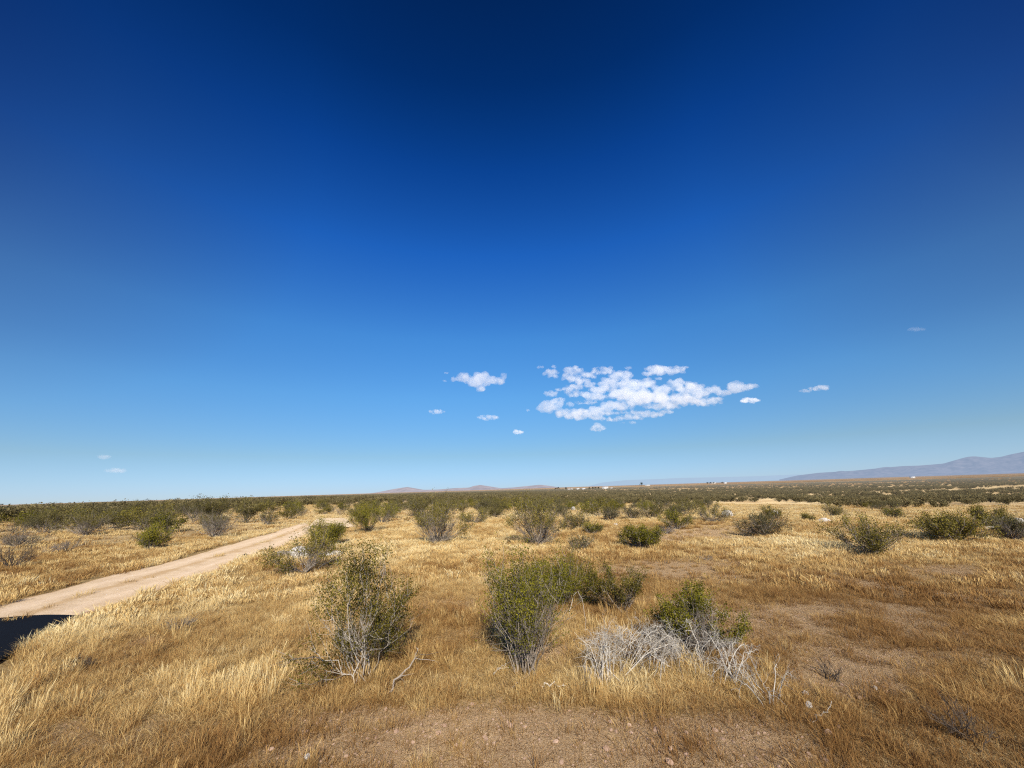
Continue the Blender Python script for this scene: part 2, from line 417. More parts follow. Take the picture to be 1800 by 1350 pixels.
def scatter(name, protos, pos, rot, scl, idx, tone):
    me = bpy.data.meshes.new(name); n = len(pos)
    me.vertices.add(n); me.vertices.foreach_set('co', np.asarray(pos, np.float32).ravel())
    def A(nm, ty, key, d): a = me.attributes.new(nm, ty, 'POINT'); a.data.foreach_set(key, np.ascontiguousarray(d).ravel())
    A('rot', 'FLOAT_VECTOR', 'vector', np.asarray(rot, np.float32)); A('scl', 'FLOAT_VECTOR', 'vector', np.asarray(scl, np.float32))
    A('idx', 'INT', 'value', np.asarray(idx, np.int32)); A('tone', 'FLOAT', 'value', np.asarray(tone, np.float32))
    o = link(name, me); md = o.modifiers.new('scatter', 'NODES'); md.node_group = scatter_nodes(name + '_nodes', protos)
    return o

def polar_points(r0, r1, dens_fn, amax=66, total=100000):
    """uniform points in an annular wedge ahead (plus a thinner ring all round)"""
    r = np.sqrt(rng.uniform(r0 ** 2, r1 ** 2, total)); a = np.radians(rng.uniform(-amax, amax, total))
    x, y = r * np.sin(a), r * np.cos(a)
    keep = rng.uniform(size=total) < dens_fn(x, y)
    return x[keep], y[keep]

def grass():
    tall = [tuft(1, 34, .36, .07, .30, .0034, True), tuft(2, 26, .30, .06, .45, .0036, True), tuft(3, 40, .33, .10, .35, .0034, True)]
    low = [tuft(4, 44, .13, .11, 1.1, .0034), tuft(5, 40, .10, .12, 1.6, .0036), tuft(6, 36, .16, .09, .8, .0034)]
    wide = [tuft(7, 34, .30, .16, .45, .011, True), tuft(8, 34, .20, .20, .8, .012)]
    wide2 = [tuft(9, 30, .30, .42, .5, .030), tuft(10, 30, .20, .50, .7, .034)]
    protos = tall + low + wide + wide2 + [tuft(12, 22, .035, .20, 3.2, .0036)]
    X = []; Y = []; I = []; S = []; T = []
    def lay(r0, r1, n, kinds, kind, smin, smax):
        def dens(x, y):
            b, g = tones(x, y); ro = road_off(x, y)
            if kind == 'tall': dd = (1 - sstep(.15, .6, b)) * (.25 + .75 * g)
            else: dd = (1 - .82 * sstep(.35, .95, b))
            clump = fbm(x * 1.7, y * 1.7, 55, 3)
            fine = fbm(x * 4.5, y * 4.5, 58, 2)
            dd = dd * (sstep(.42, .56, clump) * sstep(.44, .60, fine) if kind == 'tall' else 1.0 if kind == 'litter' else (.25 + .75 * sstep(.36, .6, fine)))
            on = (ro < 1.0 + .08 * np.sin(x * 3)) ; rim = (ro >= 1.0) & (ro < 1.35)
            dd = np.where(rim & (kind == 'tall') & (y > -50), np.maximum(dd, .55 * sstep(.25, .5, clump)), dd)
            return np.where(on, np.where((ro < .10) & (kind == 'low'), .12, .0), dd)
        x, y = polar_points(r0, r1, dens, 66, n)
        b, g = tones(x, y)
        t = .33 + .45 * g - .22 * b + rng.normal(0, .17, len(x)) - .35 * (rng.uniform(size=len(x)) < .16)
        if kind == 'tall': t = t + .16
        px, py, dd = proj(x, y, hz(x, y))
        t = t - .16 * sstep(1150, 1500, px) * sstep(990, 1050, py) + .12 * sstep(1010, 930, py)
        rim = road_off(x, y) < 1.5
        t = np.where(rim, t + .15, t)
        t = t + (fbm(x * .9, y * .9, 99, 3) - .5) * .8 + (fbm(x * .22, y * .22, 98, 3) - .5) * .5
        X.append(x); Y.append(y); I.append(rng.choice(kinds, len(x))); S.append(rng.uniform(smin, smax, len(x))); T.append(np.clip(t, 0, 1))
    lay(1.6, 9, 19000, [0, 1, 2], 'tall', .35, .85)
    lay(1.6, 9, 22000, [3, 4, 5], 'low', .45, 1.0)
    lay(9, 26, 80000, [6], 'tall', .35, .8)
    lay(9, 26, 42000, [7], 'low', .35, .8)
    lay(1.6, 14, 62000, [10], 'litter', .5, 1.2)
    lay(26, 90, 45000, [8], 'tall', .35, .75)
    lay(26, 90, 22000, [9], 'low', .5, 1.0)
    x = np.concatenate(X); y = np.concatenate(Y); i = np.concatenate(I); s = np.concatenate(S); t = np.concatenate(T)
    n = len(x); z = hz(x, y)
    rot = np.stack([rng.normal(0, .10, n), rng.normal(0, .10, n) , rng.uniform(0, 6.28, n)], 1)
    sc = np.stack([s, s, s * rng.uniform(.7, 1.2, n)], 1)
    o = scatter('dry_grass', protos, np.stack([x, y, z], 1), rot, sc, i, t)
    tag(o, 'golden dry grass standing and matted across the whole desert floor', 'grass', kind='stuff')
    print('grass tufts', n)
grass()

# ------------------------------------------------------------------ shrubs
def bez(p0, p1, p2, n, wig, r):
    t = np.linspace(0, 1, n)[:, None]
    P = (1 - t) ** 2 * p0 + 2 * t * (1 - t) * p1 + t ** 2 * p2
    P[1:-1] += r.normal(0, wig, (n - 2, 3)); return P
def unit(v): return v / (np.linalg.norm(v) + 1e-9)
def shrub_geo(seed, W, H, nst=22, sub=6, twig=3, leaves=6000, leaf=.014, cl=.03, thick=.008, crown=.35, droop=0., lean=(0, 0), bare=.0, arch=0.,
              sector=None, basew=.06, sides=4, lobes=5, lobegap=.55, drop=0.):
    r = np.random.default_rng(seed); random.seed(seed)
    tb = Tubes(); lp = []      # leaf anchor points
    Rr = W / 2
    a0 = r.uniform(0, 6.28); lob = [(a0 + q * 2.4 + r.normal(0, .3), r.uniform(.6, 1.1), r.uniform(.6, 1.0)) for q in range(lobes)]
    for i in range(nst):
        la, lr, lh = lob[i % lobes] if lobes else (r.uniform(0, 6.28), 1, 1)
        a = la + r.normal(0, lobegap); rho = lr * math.sqrt(r.uniform(.04, 1))
        if sector: a = r.uniform(*sector)
        top = H * lh * r.uniform(.78, 1.02) * math.sqrt(max(.10, 1 - .72 * rho ** 2))
        tip = np.array([Rr * 1.12 * rho * math.cos(a) + lean[0] * H, Rr * 1.12 * rho * math.sin(a) + lean[1] * H, top])
        b = np.array([r.normal(0, basew), r.normal(0, basew), -.03]); top0 = top
        if drop: tip[2] = top * r.uniform(1 - drop, 1)
        c = b + np.array([(tip[0] - b[0]) * (.5 + arch * .45), (tip[1] - b[1]) * (.5 + arch * .45), top * (.5 + arch * .9)])
        isbare = r.uniform() < bare
        if isbare: tip = b + (tip - b) * r.uniform(.45, .85)
        P = bez(b, c, tip, 8, .018 * H, r)
        th = thick * r.uniform(.6, 1.2)
        tb.add(P, np.linspace(th, th * .3, 8), sides)
        if not isbare and leaves: lp.append(P[-2:])
        for s in range(sub):
            t = r.uniform(.28, .98); k = t * 7; k0 = int(k); p = P[k0] + (P[min(k0 + 1, 7)] - P[k0]) * (k - k0)
            T = unit(P[min(k0 + 1, 7)] - P[max(k0 - 1, 0)])
            d = unit(T + r.normal(0, .55, 3) + np.array([0, 0, .25 - droop]))
            L = r.uniform(.16, .36) * H * (1.15 - .5 * t)
            q = bez(p, p + d * L * .5 + r.normal(0, .02 * H, 3), p + d * L + np.array([0, 0, .06 * H * (1 - 3 * droop) - drop * L * r.uniform(-.2, .7)]), 5, .006 * H, r)
            tb.add(q, np.linspace(th * .4, th * .16, 5), 3)
            if t > crown and not isbare and leaves: lp.append(q[1:])
            for u in range(twig):
                k2 = r.integers(1, 5); d2 = unit(unit(q[k2] - q[k2 - 1]) + r.normal(0, .6, 3) + [0, 0, .2])
                L2 = L * r.uniform(.25, .55)
                q2 = np.stack([q[k2], q[k2] + d2 * L2 * .5 + r.normal(0, .006, 3), q[k2] + d2 * L2])
                tb.add(q2, [th * .2, th * .15, th * .1], 3)
                if t > crown and not isbare and leaves: lp.append(q2)
    out = [tb, None]
    if leaves and lp:
        A = np.vstack(lp)
        # fill anchor segments, thin out some clumps so that sky and straw show through
        keep = fbm(A[:, 0] * 5 / H + 9, A[:, 2] * 5 / H + A[:, 1] * 3 / H, seed, 3) > .36
        A = A[keep] if keep.sum() > 20 else A
        c = A[r.integers(0, len(A), leaves)] + r.normal(0, cl, (leaves, 3)) * [1, 1, 1.1]
        c = c[c[:, 2] > .03 * H]; n = len(c)
        s = leaf * r.uniform(.6, 1.4, n)
        u = r.normal(size=(n, 3)); u[:, 2] = np.abs(u[:, 2]) + .5; u /= np.linalg.norm(u, axis=1)[:, None]
        w = np.cross(u, r.normal(size=(n, 3))); w /= np.linalg.norm(w, axis=1)[:, None] + 1e-9
        V = np.stack([c - w * s[:, None] * .3, c + u * s[:, None] * .5 - w * s[:, None] * .0 + w * s[:, None] * .42, c + u * s[:, None] * 1.15, c + u * s[:, None] * .5 - w * s[:, None] * .42], 1).reshape(-1, 3)
        f = np.arange(n * 4).reshape(-1, 4)
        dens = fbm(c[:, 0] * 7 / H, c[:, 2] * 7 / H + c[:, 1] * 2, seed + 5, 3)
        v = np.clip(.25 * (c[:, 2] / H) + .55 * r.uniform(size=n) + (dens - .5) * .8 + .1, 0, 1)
        out[1] = (V, f, np.repeat(v, 4))
    return out
def shrub_meshes(name, geo, wood, leafm):
    tb, lf = geo
    st = tb.mesh(name + '_stems', wood)
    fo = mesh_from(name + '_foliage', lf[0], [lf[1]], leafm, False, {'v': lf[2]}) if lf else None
    return st, fo
def shrub(name, pos, meshes, label, cat='shrub', group=None, rz=0, scale=(1, 1, 1), foli='foliage', sname='stems'):
    o = bpy.data.objects.new(name, None); COL.objects.link(o); o.empty_display_size = .2
    o.location = pos; o.rotation_euler = (0, 0, rz); o.scale = scale
    tag(o, label, cat, group)
    link(sname, meshes[0], o)
    if meshes[1]: link(foli, meshes[1], o)
    return o
TAKEN = []
def hero(px, py, w, h, label, seed, wood=None, leafm=None, name='desert_shrub', cat='shrub', extra=None, group=None, mh=1.0, **kw):
    b, W, H = spot(px, py, w, h); H *= mh
    TAKEN.append((b[0], b[1], W / 2))
    if kw.get('leaves') and py < 1050: kw['leaves'] = int(kw['leaves'] * .72); kw['bare'] = kw.get('bare', 0) + .12; W *= 1.08
    geo = shrub_geo(seed, W, H, **kw)
    return shrub(name, b, shrub_meshes(name, geo, wood or M_WOOD, leafm or M_LEAF), label, cat, group)

# -- the near shrubs
hero(636, 1196, 160, 232, 'tall open olive shrub with pale forked stems, nearest on the left of centre', 11, wood=M_WOOD2, leaves=17000, leaf=.0145, cl=.028,
     nst=17, sub=9, twig=5, thick=.0062, crown=.36, lobes=6, lobegap=.5, bare=.1, arch=-.1, mh=1.0)
hero(925, 1180, 172, 218, 'tall dense green shrub in the middle with a fan of grey stems at its foot', 12, leafm=M_LEAF_B, leaves=23000, leaf=.0135, cl=.032,
     nst=58, sub=8, twig=4, thick=.007, crown=.45, lobes=7, lobegap=.45, bare=.12)
hero(998, 1060, 140, 100, 'bushy green shrub directly behind the tall dense middle shrub', 13, leafm=M_LEAF_B, leaves=21000, leaf=.015, cl=.035,
     nst=34, sub=8, twig=3, crown=.3, lobes=6)
hero(1092, 1074, 140, 82, 'thin twiggy olive shrub between the middle green shrub and the bleached brushwood', 14, leafm=M_LEAF, leaves=7500, leaf=.015, cl=.03,
     nst=20, sub=7, twig=4, crown=.4, lobes=5, bare=.3)
hero(1228, 1150, 165, 120, 'dark green shrub with bare grey top twigs rising behind the bleached brushwood', 15, leafm=M_LEAF_B, wood=M_WOOD, leaves=11500, leaf=.014, cl=.025,
     nst=36, sub=9, twig=4, crown=.45, lobes=6, bare=.4, mh=1.0)
# -- bleached brushwood in front
def brush(px, py, w, h, label, seed, n, **kw):
    b, W, H = spot(px, py, w, h); kw.setdefault('sub', 7)
    geo = shrub_geo(seed, W, H, nst=int(n * .85), twig=3, leaves=0, thick=.0041, arch=.75, drop=.75, lobes=0, bare=0, **kw)
    TAKEN.append((b[0], b[1], W / 2))
    o = shrub('dead_shrub', b, shrub_meshes('dead_shrub', geo, M_PALE, None), label, 'dead shrub', None, sname='branches')
    return o
brush(1062, 1200, 70, 120, 'bleached white dead shrub on an upright stalk at the left end of the brushwood', 21, 26, droop=.2)
brush(1120, 1172, 150, 96, 'broad tangle of bleached white arching twigs in the middle of the brushwood', 22, 60, droop=.3, basew=.16)
brush(1205, 1166, 150, 90, 'bleached twig tangle at the foot of the dark green shrub', 23, 56, droop=.3, basew=.15)
brush(1290, 1196, 115, 98, 'bleached dead shrub with arching twigs to the right of the brushwood tangle', 24, 24, droop=.3)
brush(1350, 1232, 135, 84, 'small bleached dead shrub with few long bent stems, furthest right of the brushwood', 25, 17, sub=4, droop=.3)
brush(1222, 1085, 120, 45, 'grey dead twigs leaning low behind the bleached tangle', 26, 24, droop=.3)

# -- the shrubs of the middle distance that stand clear
G = dict(nst=30, sub=7, twig=3, leaves=7500, leaf=.026, cl=.055, thick=.012, crown=.35)
def G_(**k): d = dict(G); d.update(k); return d
hero(538, 1006, 112, 78, 'olive shrub with a single narrow foot in front of the white boulders', 31, **G_(crown=.5, lobes=4, basew=.04))
hero(572, 962, 66, 52, 'dense dark green shrub just behind the white boulders', 32, leafm=M_LEAF_B, **G_(leaves=14000))
hero(266, 966, 96, 44, 'low bright green shrub on the left verge of the dirt road', 33, leafm=M_LEAF_B, **G_(leaves=11000, crown=.2))
hero(378, 946, 110, 52, 'grey half dead shrub beside the far left edge of the dirt road', 34, leafm=M_LEAF_G, **G_(leaves=2500, bare=.5, nst=45))
hero(148, 941, 130, 46, 'olive shrub with a wide grey twig base far left beyond the road', 35, leafm=M_LEAF, **G_(leaves=7000, bare=.35, nst=50, crown=.5))
hero(30, 962, 110, 40, 'grey leafless shrub mound at the left edge, farther of two', 36, leafm=M_LEAF_G, **G_(leaves=1600, bare=.6, nst=45))
hero(22, 1000, 100, 42, 'sprawling dark dead shrub at the left edge, nearer of two', 37, wood=M_DARKW, name='dead_shrub', cat='dead shrub', **G_(leaves=0, arch=.5, nst=30))
hero(112, 974, 90, 30, 'low dead shrub with long arching grey branches left of the road', 38, name='dead_shrub', cat='dead shrub', **G_(leaves=0, arch=.6, nst=22, lobes=2))
hero(648, 936, 62, 56, 'bright green topped shrub with a reddish brown foot', 39, leafm=M_LEAF_B, wood=M_DARKW, **G_(leaves=12000, crown=.4))
hero(672, 918, 50, 34, 'small olive shrub touching the bright green topped one on its right', 40, **G_(leaves=5000))
hero(768, 957, 106, 76, 'round grey based shrub with an olive cap left of centre', 41, **G_(nst=60, bare=.4, leaves=10000, crown=.5))
hero(832, 920, 62, 26, 'low wide olive shrub right of the round grey based one', 42, **G_(leaves=6000))
hero(944, 958, 118, 88, 'large shrub with bleached lower twigs behind the tall middle shrub', 43, leafm=M_LEAF, **G_(nst=60, bare=.35, leaves=12000, crown=.45))
hero(1012, 930, 54, 32, 'small green shrub in bright straw right of the large bleached based one', 44, **G_(leaves=6000))
hero(1042, 938, 36, 20, 'tiny dark green shrub low in the straw right of centre', 45, leafm=M_LEAF_B, **G_(leaves=4000))
hero(1018, 972, 80, 34, 'thin straggly shrub with few leaves right behind the middle shrubs', 46, leafm=M_LEAF_G, **G_(leaves=1800, nst=16, bare=.3))
hero(1128, 963, 76, 46, 'rounded bright green shrub with a dark grey foot, alone in bare soil', 47, leafm=M_LEAF_B, **G_(leaves=13000, nst=50, crown=.4))
hero(1172, 938, 34, 14, 'low grey dead twig mound beside the rounded bright green shrub', 48, name='dead_shrub', cat='dead shrub', **G_(leaves=0, nst=40, arch=.3))
hero(1187, 930, 56, 36, 'fresh green shrub behind the low grey twig mound', 49, leafm=M_LEAF_B, **G_(leaves=8000))
hero(1075, 916, 50, 26, 'grey green shrub, left one of three in the pale clearing', 50, leafm=M_LEAF_G, **G_(leaves=5000))
hero(1110, 914, 40, 24, 'grey green shrub, middle one of three in the pale clearing', 51, leafm=M_LEAF_G, **G_(leaves=4500))
hero(1142, 913, 44, 28, 'olive shrub, right one of three in the pale clearing', 52, leafm=M_LEAF, **G_(leaves=4500))
hero(1250, 917, 76, 32, 'wide olive shrub with white rubble at its right end', 53, **G_(leaves=7000))
hero(1345, 942, 96, 46, 'dark thorny looking shrub with grey twigs right of centre', 54, leafm=M_LEAF_G, **G_(leaves=8500, nst=40, bare=.25, crown=.2))
hero(1358, 914, 52, 24, 'olive shrub directly behind the dark thorny looking one', 55, **G_(leaves=5000))
hero(1532, 973, 150, 68, 'sprawling sparse shrub with pale slanting stems on the right', 56, leafm=M_LEAF, **G_(nst=40, leaves=8500, bare=.3, crown=.3))
hero(1675, 951, 160, 52, 'dense wide olive shrub right of the sprawling sparse one', 57, leafm=M_LEAF, **G_(nst=60, leaves=18000, crown=.3))
hero(1785, 950, 110, 45, 'grey tangled shrub against the right edge below the white rubble', 58, leafm=M_LEAF_G, **G_(nst=46, leaves=5000, bare=.4))
hero(1465, 910, 54, 28, 'small olive shrub left of the white rubble heap', 59, **G_(leaves=4500))
hero(1420, 917, 28, 14, 'tiny dark shrub in the straw right of the dark thorny looking one', 60, **G_(leaves=2500))
hero(1570, 912, 44, 22, 'small bright shrub above the sprawling sparse one', 61, leafm=M_LEAF_B, **G_(leaves=4000))
hero(1243, 984, 34, 10, 'tiny grey twig clump alone in brown grass right of centre', 62, name='dead_shrub', cat='dead shrub', **G_(leaves=0, nst=14, arch=.3, thick=.006))
hero(315, 1105, 80, 24, 'flattened grey twig mat in the golden grass below the road', 63, name='dead_shrub', cat='dead shrub', **G_(leaves=0, nst=20, arch=.3, thick=.006, leaf=.02))
hero(1462, 1192, 60, 28, 'small dark leafless shrub right of the last bleached shrub', 64, name='dead_shrub', cat='dead shrub', wood=M_DARKW, **G_(leaves=0, nst=14, arch=.4, thick=.005))
hero(1700, 1300, 150, 70, 'dark dead twigs tangled in tall grass in the lower right corner', 65, name='dead_shrub', cat='dead shrub', wood=M_DARKW, **G_(leaves=0, nst=18, arch=.4, thick=.004))
hero(470, 922, 46, 26, 'small dark shrub on the far verge where the dirt road disappears', 66, **G_(leaves=4500))
hero(1740, 930, 90, 40, 'broad olive shrub behind the white rubble at the right edge', 67, **G_(leaves=9000))

# -- protos for the thicket
mids = []
for k, (lm, nl, br) in enumerate([(M_LEAF_M, 3600, .15), (M_LEAF, 3200, .25), (M_LEAF_G, 2600, .3), (M_LEAF_M, 4000, .1), (M_LEAF_B, 3200, .1), (M_LEAF_G, 3000, .2), (M_LEAF_M, 2500, .35), (M_LEAF_G, 700, .75)]):
    g_ = shrub_geo(200 + k, 2.3, 1.3, nst=26, sub=5, twig=2, leaves=nl, leaf=.045, cl=.08, thick=.013, crown=.35, bare=br, lobes=6, lobegap=.7, sides=3)
    mids.append(shrub_meshes('thicket_shrub', g_, M_WOOD, lm))
fars = []
for k in range(5):
    g_ = shrub_geo(300 + k, 2.4, 1.3, nst=12, sub=3, twig=0, leaves=620, leaf=.14, cl=.13, thick=.02, crown=.3, lobes=5, sides=3)
    V, f, v = g_[1]; st = g_[0]
    VV = np.vstack([V] + st.V); nf = len(V)
    me = mesh_from('far_shrub', VV, [f, np.vstack(st.F) + nf], M_LEAF_F, False, {'v': np.r_[v, np.full(st.n, .15)]})
    fars.append(bpy.data.objects.new('far_shrub', me))

def dens_bush(x, y):
    px, py, dep = proj(x, y, hz(x, y)); d = np.hypot(x, y)
    hor = 888 - (58 / 1800) * px
    dy = py - hor                       # pixels below the eye level line
    n = fbm(x / 11, y / 11, 41, 3)
    left = 1 - sstep(430, 560, px)
    lim = 58 * left + (1 - left) * (38 + 20 * sstep(1300, 1600, px) - 3 * sstep(900, 1200, px))
    dd = sstep(lim + 5, lim - 5, dy) * (.07 + 1.0 * sstep(.46, .64, n))
    dd = dd + .10 * sstep(lim + 45, lim + 5, dy) * (1 - sstep(1200, 1300, px)) * sstep(560, 620, px)
    dd = dd * (1 - .62 * sstep(115, 150, d) * sstep(-30, -5, np.degrees(np.arctan2(x, y))))
    dd = dd * (1 - .35 * sstep(45, 75, d))
    dd = np.where((road_off(x, y) < 1.6), 0, dd)
    return np.where(dep > 1, dd, 0)
def thicket():
    n = 30000
    r = np.sqrt(rng.uniform(17 ** 2, 190 ** 2, n)); a = np.radians(rng.uniform(-60, 60, n))
    x, y = r * np.sin(a), r * np.cos(a)
    k = rng.uniform(size=n) < dens_bush(x, y); x, y = x[k], y[k]
    sz = rng.uniform(.65, 1.15, len(x)); px0, py0, _d = proj(x, y, hz(x, y)); sz = sz * (1 + .38 * (1 - sstep(380, 620, px0)))
    # spacing by grid hashing
    keep = []; cell = {}
    o = np.argsort(np.hypot(x, y))
    for i in o:
        c = (int(x[i] // 2), int(y[i] // 2)); ok = True
        mn = 1.9 * sz[i]
        for dx in (-1, 0, 1):
            for dy in (-1, 0, 1):
                for j in cell.get((c[0] + dx, c[1] + dy), ()):
                    if math.hypot(x[i] - x[j], y[i] - y[j]) < mn: ok = False
        if ok and all(math.hypot(x[i] - t[0], y[i] - t[1]) > t[2] + .9 for t in TAKEN):
            cell.setdefault(c, []).append(i); keep.append(i)
    keep = np.array(keep); print('thicket shrubs', len(keep))
    px, py, dep = proj(x[keep], y[keep], hz(x[keep], y[keep]))
    vis = (px > -40) & (px < 1840)
    ind = keep[vis][:245]; s_ind = set(ind.tolist())
    for q, i in enumerate(ind):
        P = proj(x[i:i + 1], y[i:i + 1], hz(x[i:i + 1], y[i:i + 1]))[0][0]
        kind = int(rng.integers(0, 8))
        s = sz[i]
        tone = 'grey leafless' if kind == 7 else ('grey green' if kind in (2, 5) else ('fresh green' if kind == 4 else 'olive green'))
        if P < 500: lab, grp = f'{tone} shrub among the thicket beyond the dirt road on the left', f'{tone} shrubs in the left thicket'
        elif P < 950: lab, grp = f'{tone} shrub in the scattered thicket left of the middle, below the pale hills', f'{tone} shrubs in the middle left thicket'
        elif P < 1380: lab, grp = f'{tone} shrub in the thicket belt under the big cloud', f'{tone} shrubs in the middle right thicket'
        else: lab, grp = f'{tone} shrub in the dark green belt below the blue mountains', f'{tone} shrubs in the right hand belt'
        shrub('desert_shrub', (x[i], y[i], float(hz(x[i], y[i])) - .02), mids[kind], lab, 'shrub', grp,
              float(rng.uniform(0, 6.28)), (s, s, s * float(rng.uniform(.8, 1.05))))
    rest = np.array([i for i in keep if i not in s_ind])
    X, Y, S = [x[rest]], [y[rest]], [sz[rest]]
    # the plain beyond, thinner
    for (r0, r1, m) in ((190, 420, 7500), (420, 1300, 24000)):
        r = np.sqrt(rng.uniform(r0 ** 2, r1 ** 2, m)); a = np.radians(rng.uniform(-62, 62, m))
        xx, yy = r * np.sin(a), r * np.cos(a)
        kk = fbm(xx / 90, yy / 35, 61, 3) > .44
        X.append(xx[kk]); Y.append(yy[kk]); S.append(rng.uniform(.7, 1.25, kk.sum()))
    X = np.concatenate(X); Y = np.concatenate(Y); S = np.concatenate(S); n = len(X)
    o = scatter('far_scrub', fars, np.stack([X, Y, hz(X, Y)], 1), np.stack([np.zeros(n), np.zeros(n), rng.uniform(0, 6.28, n)], 1),
                np.stack([S, S, S * .95], 1), rng.integers(0, 5, n), rng.uniform(size=n))
    tag(o, 'mass of olive scrub covering the plain out to the horizon', 'scrub', kind='stuff')
thicket()

# ------------------------------------------------------------------ rocks
def rock_mesh(seed, sx, sy, sz, mat, sub=3, rough=.28, cuts=7):
    import bmesh
    r = np.random.default_rng(seed)
    bm = bmesh.new(); bmesh.ops.create_icosphere(bm, subdivisions=sub, radius=1)
    pl = [(unit(r.normal(size=3)), r.uniform(.55, .9)) for _ in range(cuts)]
    off = r.uniform(0, 50, 3)
    from mathutils import noise as mn
    for v in bm.verts:
        p = np.array(v.co)
        for (nn, d) in pl:
            k = p @ nn
            if k > d: p = p - nn * (k - d) * .9
        q = Vector(p * 1.6 + off); p = p * (1 + rough * (mn.fractal(q, 1.0, 2.0, 4)))
        v.co = Vector((p[0] * sx, p[1] * sy, p[2] * sz))
    me = bpy.data.meshes.new('rock'); bm.to_mesh(me); bm.free(); me.materials.append(mat); return me
M_WHITE = mat_rock('pale_stone', (.42, .38, .33), (.82, .78, .72))
M_TAN = mat_rock('tan_stone', (.32, .20, .13), (.66, .48, .36), 14)
M_RED = mat_rock('pink_stone', (.32, .21, .14), (.60, .43, .31), 14)
def rock(px, py, w, h, label, seed, mat, name='rock', cat='rock', sink=.25, group=None, dep=.8):
    b, W, H = spot(px, py, w, h)
    o = link(name, rock_mesh(seed, W / 2, W / 2 * dep, H * .62, mat), None, (b[0], b[1] , b[2] + H * (.62 - sink)))
    o.rotation_euler = (0, 0, 0)
    return tag(o, label, cat, group)
rock(525, 983, 40, 22, 'white boulder left of the narrow footed shrub, larger of two', 1, M_WHITE, 'boulder', 'boulder')
rock(583, 978, 50, 10, 'flat white boulder showing right of the narrow footed shrub', 2, M_WHITE, 'boulder', 'boulder')
rock(498, 979, 28, 12, 'small grey boulder at the roadside left of the white boulders', 3, mat_rock('grey_stone', (.16, .13, .11), (.34, .29, .24)), 'boulder', 'boulder')
rock(585, 930, 95, 24, 'pale stony mound behind the dark green shrub near the boulders', 40, mat_rock('pale_earth', (.45, .33, .20), (.78, .64, .46), 5), 'mound', 'mound', sink=.4)
rock(1278, 908, 22, 13, 'white rubble lump at the right end of the wide olive shrub', 4, M_WHITE)
rock(1360, 904, 18, 7, 'white rock half hidden in the olive shrub right of centre', 5, M_WHITE)
rock(1449, 918, 24, 8, 'flat white rock in straw left of the sprawling sparse shrub', 6, M_WHITE)
rock(1766, 920, 18, 14, 'white block of rubble at the right edge, left of two', 7, M_WHITE)
rock(1793, 924, 24, 14, 'white block of rubble at the right edge, right of two', 8, M_WHITE)
rock(1745, 932, 26, 7, 'low pale rubble below the white blocks at the right edge', 9, M_WHITE)
rock(1008, 898, 7, 8, 'small white rock among far shrubs right of centre', 10, M_WHITE)
rock(1082, 924, 9, 5, 'small white rock in the pale clearing', 11, M_WHITE)
rock(1000, 1046, 12, 12, 'white rock at the foot of the bushy green shrub', 12, M_WHITE)
rock(432, 978, 9, 6, 'dark stone lying on the dirt road', 13, mat_rock('dark_stone', (.04, .03, .03), (.11, .09, .08)))
rock(1540, 1212, 8, 7, 'cream white stone on bare soil right of the bleached shrubs', 14, M_WHITE)
rock(1558, 1217, 7, 5, 'tan stone just right of the cream white stone', 15, M_TAN)
rock(1547, 1230, 8, 7, 'pink stone below the cream white stone', 16, M_RED)
rock(1512, 1229, 10, 6, 'grey pink stone left of the pink stone', 17, M_RED)
rock(1417, 1220, 12, 6, 'pale stone under the tip of the last bleached shrub', 18, M_WHITE)
rock(1422, 1242, 13, 9, 'long pale stone below the last bleached shrub', 19, M_WHITE)
rock(1475, 1280, 8, 6, 'pale pebble at the edge of the dark grass lower right', 20, M_TAN)
rock(1456, 1290, 13, 8, 'tan stone at the edge of the dark grass lower right', 21, M_TAN)
rock(540, 1333, 13, 8, 'rounded cream stone on bare soil at the bottom left of centre', 22, M_WHITE)
rock(1178, 1344, 14, 9, 'pink tan stone at the bottom edge right of centre', 23, M_TAN)
rock(1066, 1318, 12, 7, 'tan stone on the bare soil under the brushwood', 24, M_TAN)
rock(978, 1305, 9, 6, 'small cream stone on bare soil below the middle shrub', 25, M_TAN)
small = [rock_mesh(60 + i, 1, .8, .6, m, 2) for i, m in enumerate((M_TAN, M_TAN, M_RED, M_TAN, M_RED))]
def stones():
    k = 0
    while k < 130:
        px = rng.uniform(330, 1560); py = rng.uniform(1200, 1349)
        p = unproj(px, py); b, g = tones(p[0:1], p[1:2])
        if b[0] < .5: continue
        o = link('stone', small[int(rng.integers(0, 5))], None, p + [0, 0, .002])
        s = float(rng.gamma(2.2, .0042) + .005); o.scale = (s, s, s); o.rotation_euler = (0, 0, float(rng.uniform(0, 6)))
        tag(o, 'small loose stone on the bare soil along the bottom of the view', 'stone', 'loose stones on the bare soil'); k += 1
stones()
def gravel():
    pr = [bpy.data.objects.new('pebble', m) for m in small]
    def dn(x, y): b, g = tones(x, y); return sstep(.35, .8, b)
    x, y = polar_points(1.8, 8, dn, 62, 16000)
    n = len(x); s = rng.gamma(2, .0019, n) + .002
    o = scatter('gravel', pr, np.stack([x, y, hz(x, y) + .001], 1), rng.uniform(0, 6.28, (n, 3)) * [0, 0, 1], np.stack([s, s, s], 1), rng.integers(0, 5, n), rng.uniform(size=n))
    tag(o, 'fine pinkish gravel strewn over bare soil in the foreground', 'gravel', kind='stuff')
gravel()

